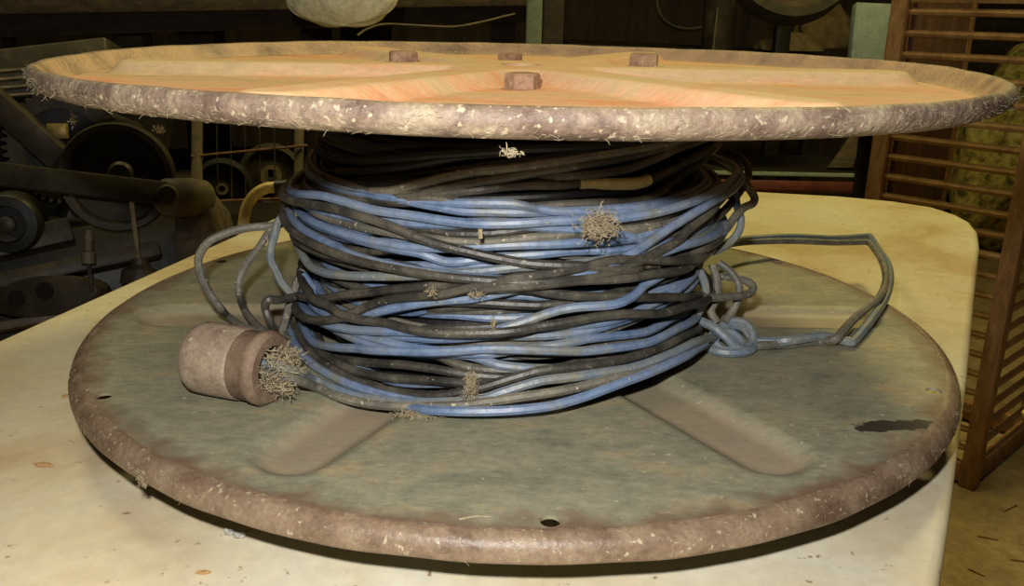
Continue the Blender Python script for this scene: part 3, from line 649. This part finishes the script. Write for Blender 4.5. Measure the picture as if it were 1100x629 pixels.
# large gear with teeth
c = P(70, 158, 1.48); s_ = 1.48/F_PX; g = MB(); NTe = 44; prof2 = []
u = np.cross(nv, [0, 0, 1.]); u /= np.linalg.norm(u); v_ = np.cross(u, nv)
ring = []
for i in range(NTe*4):
    a = 2*PI*i/(NTe*4); R_ = (60 if i % 4 in (0, 1) else 54)*s_; ring.append((R_, a))
outer = [c+R_*(math.cos(a)*u+math.sin(a)*v_)+nv*9*s_ for R_, a in ring]; inner = [c+41*s_*(math.cos(a)*u+math.sin(a)*v_)+nv*9*s_ for R_, a in ring]
V = outer+inner+[p-nv*20*s_ for p in outer]+[p-nv*20*s_ for p in inner]; n_ = len(ring); Fc = []
for i in range(n_):
    j = (i+1) % n_; Fc += [(i, j, n_+j, n_+i), (2*n_+i, 3*n_+i, 3*n_+j, 2*n_+j), (i, 2*n_+i, 2*n_+j, j), (n_+i, n_+j, 3*n_+j, 3*n_+i)]
gr = g.add(V, Fc).build('gear', M['iron'], mc, smooth=False)
wheel(70, 158, 1.48, 44, [(.1, -6), (43, -6), (43, 3), (.1, 3)], M['irond'], 'gear_web', gr)
MB().box(P(62, 141, 1.45), u*9.5*s_, v_*8*s_, nv*6*s_).build('nut', M['brass'], gr, bevel=.002)
# levers
MB().bar(P(-60, 60, 1.36), P(66, 172, 1.38), .03, 27*1.37/F_PX).build('lever_arm', M['iron'], mc, bevel=.003)
tbr = MB().bar(P(-80, 178, 1.22), P(178, 208, 1.24), .03, 25*1.23/F_PX).build('tie_bar', M['iron'], mc, bevel=.003)
wheel(181, 208, 1.235, 12, [(.1, -14), (11, -14), (11, 10), (9, 13), (.1, 13)], M['iron'], 'pin', tbr)
# sleeve and tapered block behind the pin
MB().lathe([(.1*s_, -26*s_), (17*s_, -26*s_), (19*s_, -10*s_), (19*s_, 22*s_), (16*s_, 26*s_), (.1*s_, 26*s_)], 36, P(198, 212, 1.36), np.array([-.35, -.9, .15])).build('shaft_sleeve', M['ironl'], mc)
MB().prism([P(186, 212, 1.36), P(206, 198, 1.36), P(226, 222, 1.38), P(236, 258, 1.40), P(226, 300, 1.40), P(190, 318, 1.38)], -fw, .10).build('bearing_block', M['wood'], mc, bevel=.004)
# motor disc at the far left
w = wheel(10, 240, 1.30, 34, [(.1, -30), (30, -30), (34, -22), (34, 6), (30, 12), (20, 13), (18, 6), (.1, 6)], M['irond'], 'motor', )
wheel(10, 240, 1.30, 10, [(.1, 6), (9, 6), (9, 16), (6, 18), (.1, 18)], M['iron'], 'hub', w)
# cover box with louvre ridges
cb = MB().prism([P(-90, 62, 1.46), P(113, 39, 1.56), P(117, 74, 1.56), P(117, 92, 1.56), P(-90, 110, 1.46)], -fw, .10).build('cover_box', M['iron'], mc, bevel=.004)
for i in range(4): MB().bar(P(-90, 84+i*9, 1.445), P(60, 72+i*9, 1.515), .012, .004).build('louvre', M['ironl'], cb)
# bed: front casting, rail, ledge and plate with a keyhole casting
bed = MB().prism([P(-90, 276, 1.30), P(205, 222, 1.46), P(245, 226, 1.48), P(245, 330, 1.48), P(-90, 380, 1.30)], -fw, .16).build('bed', M['irond'], mc, bevel=.004)
MB().bar(P(-90, 285, 1.27), P(78, 248, 1.35), .05, .035).build('bed_rail', M['iron'], mc, bevel=.003)
MB().bar(P(-90, 369, 1.235), P(150, 323, 1.36), .05, .013).build('ledge', M['ironl'], mc, bevel=.003)
pc = P(42, 318, 1.27); s2 = 1.27/F_PX
kp = MB().prism([pc+s2*(x*rt-y*up)+nv*.0 for x, y in [(62*math.cos(a)*(1 if math.cos(a) > 0 else .9), 22*math.sin(a)-6*math.cos(a)) for a in np.linspace(0, 2*PI, 28, endpoint=False)]], -fw, .05).build('slot_plate', M['iron'], mc, bevel=.003)
for dx, dy in ((-22, 2), (8, -6)):
    MB().lathe([(.1*s2, 0), (9*s2, 0), (9*s2, 4*s2), (.1*s2, 4*s2)], 24, pc+s2*(dx*rt-dy*up)-fw*.002, -fw).build('slot', M['irond'], kp)
MB().bar(P(-90, 322, 1.25), P(172, 268, 1.37), .05, .022).build('bed_rail', M['iron'], mc, bevel=.003)
# grease fitting on a stem
gf = MB().lathe([(.1*s2, -8*s2), (7*s2, -8*s2), (7*s2, 4*s2), (4*s2, 6*s2), (4*s2, 16*s2), (5*s2, 18*s2), (3*s2, 28*s2), (.1*s2, 29*s2)], 16, P(95, 275, 1.25), up).build('grease_fitting', M['ironl'], mc)
MB().tube([P(95, 280, 1.25), P(99, 312, 1.25)], 2.2*s2, 8).build('stem', M['iron'], gf)
rb = MB().lathe([(20*s2, 0), (18*s2, 14*s2), (9*s2, 20*s2), (9*s2, 26*s2), (.1*s2, 27*s2)], 28, P(150, 304, 1.27), up).build('rod_socket', M['iron'], mc)
MB().tube([P(149, 282, 1.27), P(140, 205, 1.29)], 2.6*s2, 8).build('push_rod', M['ironl'], mc)
# stand under the machine
MB().box((-.74, .97, (FLOOR-.16)/2), (.42, 0, 0), (0, .14, 0), (0, 0, (-.16-FLOOR)/2)).build('stand', M['irond'], mc, bevel=.01)
MB().bar((-.74, 1.02, -.2), P(60, 230, 1.58), .1, .4).build('frame_casting', M['irond'], mc, bevel=.01)
MB().bar(P(-60, 130, 1.60), P(175, 175, 1.62), .05, .26).build('back_frame', M['irond'], mc, bevel=.01)

# wire rack with two old pulleys behind the reel on the left
rk = thing('wire_rack', P(262, 330, 1.96), 'rusty wire rack with upright posts behind the bent pipe', 'rack')
MB().bar(P(212, 90, 1.84), P(211, 330, 1.84), .02, 10*1.7/F_PX).build('post', M['ironl'], rk, bevel=.002)
MB().bar(P(322, 90, 1.92), P(319, 330, 1.92), .02, 9*1.78/F_PX).build('post', M['ironl'], rk, bevel=.002)
for ya, yb in ((168, 156), (217, 212), (236, 232), (262, 258)): MB().tube([P(205, ya, 1.83), P(330, yb, 1.91)], .0028, 8).build('rail', M['board'], rk)
for x in (232, 247, 262, 278, 294): MB().tube([P(x, 100, 1.88), P(x+3, 270, 1.88)], .0013, 6).build('wire', M['iron'], rk)
for x, y in ((211, 330), (319, 330)):
    a = P(x, y, 1.84 if x < 250 else 1.92); MB().bar(a+np.array([0, 0, .02]), (a[0], a[1], FLOOR), .02, .02, (0, -1, 0)).build('leg', M['ironl'], rk)
def old_pulley(px, py, D, R_, label, bore):
    t = thing('pulley', P(px, py, D), label, 'pulley', 'old pulleys in the wire rack')
    s_ = D/F_PX; c = P(px, py, D); 
    MB().lathe([(bore*s_, -14*s_), (R_*s_, -14*s_), (R_*s_, 8*s_), (R_*.85*s_, 10*s_), (R_*.75*s_, 4*s_), (bore*1.6*s_, 4*s_), (bore*1.6*s_, 12*s_), (bore*s_, 12*s_)], 40, c, nv, closed=True).build('sheave', M['irond'] if bore < 7 else M['iron'], t)
    MB().lathe([(bore*.75*s_, 10*s_), (bore*1.25*s_, 10*s_), (bore*1.25*s_, 14*s_), (bore*.75*s_, 14*s_)], 28, c, nv, closed=True).build('bore_ring', M['ironl'], t)
    MB().bar(c-nv*.012, (c[0]-nv[0]*.1, c[1]+.10, c[2]), .012, .012, (0, 0, 1)).build('axle', M['irond'], t)
old_pulley(239, 202, 2.02, 32, 'dark pulley with a small bright-ringed hole in the wire rack', 5)
old_pulley(291, 188, 2.14, 34, 'pulley with a wide dark bore in the wire rack beside the bent pipe', 9)

# bent yellow pipe
bp_ = thing('bent_pipe', P(262, 262, 1.05), 'yellowish bent pipe arching left of the wound cable', 'pipe')
pp = spline([P(296, 201, 1.05), P(286, 202, 1.05), P(275, 208, 1.05), P(266, 220, 1.05), P(262, 236, 1.05), P(261, 260, 1.05), P(261, 300, 1.05)], 8)
pp = np.vstack([pp, [pp[-1][0], pp[-1][1], FLOOR]])
MB().tube(pp, 6*1.05/F_PX, 18).build('tube', M['pipe'], bp_)
MB().lathe([(.0045, 0), (.0085, 0), (.0085, .014), (.0045, .014)], 24, pp[0]+(pp[0]-pp[2])*.05, pp[0]-pp[2], closed=True).build('dark_mouth', M['irond'], bp_)  # black ring painting the dark inside of the open pipe end

# ------------------------------------------------------------------ workbench across the back, things under it
wb = thing('wooden_workbench', P(250, 120, 1.9), 'heavy dark timber workbench running across the background on the left', 'workbench')
BA, BB = P(-120, 20, 1.95), P(575, 8, 2.45)
nb = np.cross(BB-BA, [0, 0, 1.]); nb /= np.linalg.norm(nb)
if nb@fw > 0: nb = -nb
MB().bar(BA+np.array([0, 0, .035]), BB+np.array([0, 0, .035]), .10, .06, nb).build('top_plank', M['wood'], wb, bevel=.004)
MB().bar(BA+np.array([0, 0, -.012])-nb*.02, BB+np.array([0, 0, -.004])-nb*.02, .05, .066, nb).build('apron', M['woodd'], wb, bevel=.004)
MB().box((BA+BB)/2+np.array([0, 0, .035])-nb*.32, (BB-BA)/2, nb*.27, (0, 0, .025)).build('top_plank', M['woodd'], wb, bevel=.004)
for t in (.12, .62, .97):
    q = BA+(BB-BA)*t-nb*.12; MB().box((q[0], q[1], (q[2]+FLOOR)/2), (.035, 0, 0), (0, .035, 0), (0, 0, (q[2]-FLOOR)/2)).build('leg', M['woodd'], wb, bevel=.004)
lz = -.25
MB().box((BA+BB)/2*np.array([1, 1, 0])+np.array([0, 0, lz])-nb*.32, (BB-BA)*np.array([1, 1, 0])/2*.98, nb*.28, (0, 0, .012)).build('lower_shelf', M['woodd'], wb, bevel=.004)
def block(px0, py0, px1, py1, D, depth, m, name, label, cat, rough=False):
    """a box whose front shows between two pixels, standing on the lower shelf"""
    a, b = P(px0, py0, D), P(px1, py1, D); zt_ = max(a[2], b[2]); zb_ = lz+.0125
    c = np.array([(a[0]+b[0])/2, a[1]+depth/2, (zt_+zb_)/2]); 
    t = thing(name, (c[0], c[1], zb_), label, cat)
    MB().box(c, (abs(b[0]-a[0])/2, 0, 0), (0, depth/2, 0), (0, 0, (zt_-zb_)/2)).build('body', m, t, bevel=.006)
    MB().box((c[0], c[1], zt_+.004), (abs(b[0]-a[0])/2+.004, 0, 0), (0, depth/2+.004, 0), (0, 0, .006)).build('lid', m, t, bevel=.003)
    return t
block(118, 34, 150, 60, 2.32, .08, M['wood'], 'wooden_box', 'small rough wooden box under the bench above the left rim of the reel', 'box')
block(190, 28, 228, 60, 2.42, .10, M['woodd'], 'wooden_box', 'squarish brown box under the bench right of the small rough one', 'box')
block(365, 30, 415, 60, 2.50, .10, M['woodd'], 'wooden_box', 'dim brown box under the bench below the plastic bag', 'box')
# plastic bag
def bag():
    c = P(366, -22, 1.30); m = MB(); s_ = 1.30/F_PX; prof = []; n = 40; V = []; rows = 22
    for i in range(rows+1):
        t = i/rows; zz = 1-2*t; rr = (1-abs(zz)**3.0)**.55
        for k in range(n):
            a = 2*PI*k/n; wr = 1+.05*math.sin(6*a+4*t)+.04*math.sin(11*a-6*t)+.03*math.sin(17*a+9*t)
            V.append(c+s_*(58*rr*wr*math.cos(a)*rt*(1-.12*zz)+45*rr*wr*math.sin(a)*fw)+up*s_*(50*zz+2.5*math.sin(5*a)*rr))
    Fc = [(i*n+k, i*n+(k+1) % n, (i+1)*n+(k+1) % n, (i+1)*n+k) for i in range(rows) for k in range(n)]
    return m.add(V, Fc)
pb = thing('plastic_bag', P(366, 25, 1.35), 'cloudy pale yellow plastic bag hanging at the top of the picture', 'bag')
bag().build('bag_body', M['bag'], pb)
MB().lathe([(.012, 0), (.02, .02), (.012, .05), (.008, .07), (.02, .12), (.03, .16)], 24, P(366, -68, 1.30), (0, 0, 1)).build('gathered_neck', M['bag'], pb)
tag(origin(MB().tube(spline([P(x, y, 2.15+.0012*(x-384)) for x, y in ((384, 38), (395, 31), (415, 26), (460, 28), (490, 28.5), (520, 23), (540, 18), (553, 15))], 8), .0028, 8).build('hanging_wire', M['ironl'])), 'thin grey-green wire sagging under the workbench right of the bag', 'wire')
tag(origin(MB().bar((P(575, -30, 1.98)), np.array([P(575, -30, 1.98)[0], P(575, -30, 1.98)[1], FLOOR]), 17*1.98/F_PX, 17*1.98/F_PX, (0, -1, 0)).build('pole', M['green'], bevel=.006)), 'pale green painted pole rising behind the top flange', 'pole')
tag(origin(MB().bar(P(596, -30, 2.2), np.array([P(596, -30, 2.2)[0], P(596, -30, 2.2)[1], FLOOR]), .04, 22*2.2/F_PX, (0, -1, 0)).build('wooden_post', M['woodd'], bevel=.004)), 'dark brown wooden post just right of the pale green pole', 'post')

# ------------------------------------------------------------------ background middle and right
st = thing('steel_shelf', (P(850, 195, 2.0)[0], P(850, 195, 2.0)[1], FLOOR), 'low shelf with grey steel lip and red rail behind the table', 'shelf')
sa, sb = P(640, 183, 2.5), P(930, 189, 2.55)
MB().bar(sa, sb, .02, .011).build('steel_lip', M['panel'], st, bevel=.001)
MB().bar(P(640, 196, 2.52), P(925, 202, 2.57), .05, .028).build('rail', M['red'], st, bevel=.003)
MB().box((sa+sb)/2+np.array([0, .18, -.004]), (sb-sa)/2, (0, .17, 0), (0, 0, .005)).build('shelf_board', M['irond'], st)
for q in (sa, sb): MB().box((q[0]+.0, q[1]+.05, (q[2]+FLOOR)/2-.006), (.012, 0, 0), (0, .012, 0), (0, 0, (q[2]-FLOOR)/2-.005)).build('leg', M['iron'], st)
# angled plate with a hole
pl = thing('gusset_plate', P(905, 187, 2.62), 'tan triangular plate with a round hole standing on the shelf', 'plate')
MB().prism([P(890, 180, 2.62), P(929, 180, 2.62), P(945, 120, 2.66), P(932, 120, 2.66)], -fw, .02).build('plate', M['wood'], pl, bevel=.002)
MB().lathe([(.003, 0), (.0075, 0), (.0075, .004), (.003, .004)], 20, P(920, 173, 2.615), -fw, closed=True).build('hole_ring', M['irond'], pl)
# cluttered back bench in the dark
bb = thing('back_bench', (P(720, 120, 2.7)[0], P(720, 120, 2.7)[1], FLOOR), 'black back bench in deep shade behind the top flange', 'bench')
qa, qb = P(610, 52, 3.15), P(880, 64, 3.2)
MB().box((qa+qb)/2+np.array([0, .2, 0]), (qb-qa)/2, (0, .22, 0), (0, 0, .018)).build('bench_top', M['irond'], bb, bevel=.004)
for q in (qa, qb):
    for dy in (.02, .38): MB().box((q[0], q[1]+dy, (q[2]+FLOOR)/2-.01), (.025, 0, 0), (0, .025, 0), (0, 0, (q[2]-FLOOR)/2-.008)).build('leg', M['irond'], bb)
def base_on(o_z): return o_z
bz = float(((qa+qb)/2)[2])+.018
# hoop lying against a can with a stick
tag(origin(MB().tube(spline([P(706, -8, 3.5), P(707, 10, 3.5), P(716, 24, 3.5), P(735, 31, 3.5), P(757, 28, 3.5), P(768, 16, 3.5), P(770, -8, 3.5), P(740, -30, 3.5), P(706, -8, 3.5)], 8), .008, 10).build('hose_coil', M['iron'])), 'dim dark hose loop hanging in the shade behind the top flange', 'hose')
cn = thing('can', P(770, 55, 2.45), 'dark round can with a pale stick in front of the hose loop', 'can')
cc = P(770, 50, 3.2); s3 = 3.2/F_PX; cc[2] = bz+40*s3
MB().lathe([(.1*s3, -40*s3), (17*s3, -40*s3), (18*s3, 34*s3), (20*s3, 35*s3), (20*s3, 42*s3), (.1*s3, 43*s3)], 32, cc, (0, 0, 1)).build('body', M['iron'], cn)
MB().tube([P(766, 54, 3.1), P(771, 8, 3.1)], .0035, 8).build('stick', M['ironl'], cn)
# big wheel / round drum lid
wh = thing('wheel', P(850, 30, 2.35), 'large round wooden wheel hanging at the upper right, cut by the picture edge', 'wheel')
s4 = 2.4/F_PX; wc = P(850, -48, 2.4)
MB().lathe([(60*s4, -16*s4), (70*s4, -16*s4), (73*s4, -10*s4), (73*s4, 10*s4), (70*s4, 16*s4), (60*s4, 16*s4)], 56, wc, -fw, closed=True).build('wheel_rim', M['iron'], wh)
MB().lathe([(.1*s4, -6*s4), (62*s4, -6*s4), (62*s4, 7*s4), (.1*s4, 7*s4)], 56, wc, -fw).build('wheel_disc', M['wood'], wh)
MB().lathe([(.1*s4, 6*s4), (14*s4, 6*s4), (14*s4, 20*s4), (.1*s4, 20*s4)], 24, wc, -fw).build('hub', M['irond'], wh)
q = wc+fw*.02; q2 = P(850, -60, 3.02); MB().bar(q, q2, .03, .03, (0, 0, 1)).build('axle', M['irond'], wh)
MB().bar(q2+np.array([0, 0, .03]), (q2[0], q2[1], FLOOR), .05, .05, (0, -1, 0)).build('stand', M['irond'], wh, bevel=.004)
def sack(px, py, D, rx, rz, label):
    bm = bmesh.new(); bmesh.ops.create_icosphere(bm, subdivisions=4, radius=1); s_ = D/F_PX; c = P(px, py, D)
    for v in bm.verts:
        n = v.co.copy(); k = 1+.08*math.sin(5*n.x+3*n.z+px)+.06*math.sin(7*n.y-4*n.z)+.04*math.sin(13*n.x+9*n.y)
        v.co = Vector((c[0]+n.x*rx*s_*k, c[1]+n.y*rx*s_*.8*k, c[2]+n.z*rz*s_*k))
        v.co.z = max(v.co.z, bz)
    me = bpy.data.meshes.new('sack'); bm.to_mesh(me); bm.free(); me.materials.append(M['sack']); me.polygons.foreach_set('use_smooth', [True]*len(me.polygons))
    o = bpy.data.objects.new('sack', me); COL.objects.link(o); return tag(origin(o), label, 'sack', 'sacks on the back bench')
sack(846, 58, 3.25, 36, 20, 'lumpy brown sack on the back bench below the round wheel')
sack(884, 40, 3.4, 30, 34, 'brown sack leaning beside the grey-green board')
# grey-green leaning board
lb_ = P(938, 125, 2.24); lbt = thing('painted_board', (lb_[0], lb_[1], FLOOR), 'grey-green painted board standing left of the slatted crate', 'board')
MB().prism([P(920, 2, 2.2), P(962, 4, 2.2), P(953, 128, 2.24), P(908, 128, 2.24)], -fw, .03).build('panel', M['panel'], lbt, bevel=.003)
MB().bar(P(944, 20, 2.245), (lb_[0]+.02, lb_[1]+.035, FLOOR), .03, .03, (0, -1, 0)).build('post', M['irond'], lbt, bevel=.003)

# ------------------------------------------------------------------ slatted crate on the right
cb_ = on_z(1040, 522, FLOOR)
ct = thing('slatted_crate', (cb_[0], cb_[1], FLOOR), 'tall brown wooden crate with round slats standing on the floor at right', 'crate')
dA = np.array([math.sin(math.radians(-44)), math.cos(math.radians(-44)), 0]); dBv = np.array([math.sin(math.radians(46)), math.cos(math.radians(46)), 0])
WA, WB, HT = .295, .34, 1.18
PB = np.array([cb_[0], cb_[1], FLOOR]); PA = PB+dA*WA; PC = PB+dBv*WB; PD = PA+dBv*WB
z_ = np.array([0, 0, 1.])
for q in (PB, PA, PC, PD):
    MB().bar(q, q+z_*HT, .034, .034, dA).build('post', M['crate'], ct, bevel=.003)
def rail(a, b, z, h, w=.022): return MB().bar(a+z_*z, b+z_*z, w, h, np.cross(b-a, z_)).build('rail', M['crate'], ct, bevel=.003)
for a, b in ((PB, PA), (PB, PC), (PC, PD), (PA, PD)):
    rail(a, b, .03, .045); rail(a, b, HT-.03, .05)
nd = 25
for i in range(nd):
    z = .085+i*(HT-.16)/(nd-1)
    MB().tube([PB+z_*z, PA+z_*z], .0075, 8).build('dowel', M['dowel'], ct)
    MB().tube([PB+z_*(z+.01), PC+z_*(z+.01)], .0075, 8).build('dowel', M['dowel'], ct)
for i in range(nd):
    z = .085+i*(HT-.16)/(nd-1)
    MB().tube([PA+z_*(z+.01), PD+z_*(z+.01)], .0075, 8).build('dowel', M['dowel'], ct)
# solid board closing part of the back
MB().box((PD+PA)/2+z_*HT*.62+(PC-PD)*.06, (PD-PA)*.42, (PC-PD)*.015, z_*HT*.36).build('back_board', M['board'], ct, bevel=.002)
MB().bar(PB+z_*(HT-.16), PA+z_*(HT-.16), .014, .05, np.cross(dA, z_)).build('top_slat', M['dowel'], ct, bevel=.002)
crumb('straw_pile', (on_z(1085, 190, -.35)[0]+.25, on_z(1085, 190, -.35)[1]+.5, FLOOR), (.28, .22, .33), M['straw'], 'pale yellow-green heap seen through the slats of the crate', 'straw heap', 5)
yq = P(1101, 456, 1.55)
yb = MB().bar(yq+np.array([0, 0, .03]), yq+np.array([.03, .01, -.015]), .012, .025).build('handle', M['yellow'], None, bevel=.004)
tag(origin(yb), 'small bright yellow plastic handle hooked on the right side of the crate', 'handle')
# straw on the floor
for i, (x, y, dx, dy) in enumerate([(1050, 575, 22, 4), (1078, 548, 14, -6), (1040, 610, 18, 8), (1085, 600, 20, 3)]):
    stick('straw_stalk', on_z(x, y, FLOOR+.002), on_z(x+dx, y+dy, FLOOR+.002), .002, M['dowel'], 'loose straw stalk on the concrete floor, ' + ['second from the back', 'nearest the crate', 'at the table edge nearest the front', 'farthest right near the front'][i], 'straw')['group'] = 'straw stalks on the floor'

# ------------------------------------------------------------------ light
def light(kind, name, loc, power, color, size=.02, target=None, sy=None):
    l = bpy.data.lights.new(name, kind); l.energy = power; l.color = color
    if kind == 'AREA':
        l.size = size
        if sy: l.shape = 'RECTANGLE'; l.size_y = sy
    else: l.shadow_soft_size = size
    o = bpy.data.objects.new(name, l); COL.objects.link(o); o.location = Vector([float(x) for x in loc])
    if target is not None: o.rotation_euler = (Vector([float(x) for x in target])-o.location).to_track_quat('-Z', 'Y').to_euler()
    return o
fl_pos = CAM + up*.058 - rt*.022 + fw*.0
light('POINT', 'flash', fl_pos, 13.5, (1.0, .97, .92), .008)
light('AREA', 'warm_area_light', (.9, 1.3, 1.9), 36, (1.0, .83, .30), .5, (.4, .4, 0))  # warm lamp overhead at the back right, out of view
light('AREA', 'warm_area_light', (-1.0, .9, 1.9), 12, (1.0, .86, .42), .5, (-.2, .1, 0))  # unseen second light, added to even out the darker left side
w = bpy.data.worlds.new('world'); S.world = w; w.use_nodes = True
w.node_tree.nodes['Background'].inputs['Color'].default_value = (1.0, .84, .58, 1); w.node_tree.nodes['Background'].inputs['Strength'].default_value = .021
vs = S.view_settings; vs.view_transform = 'Standard'; vs.look = 'None'; vs.gamma = 1; vs.use_curve_mapping = False; vs.exposure = 0
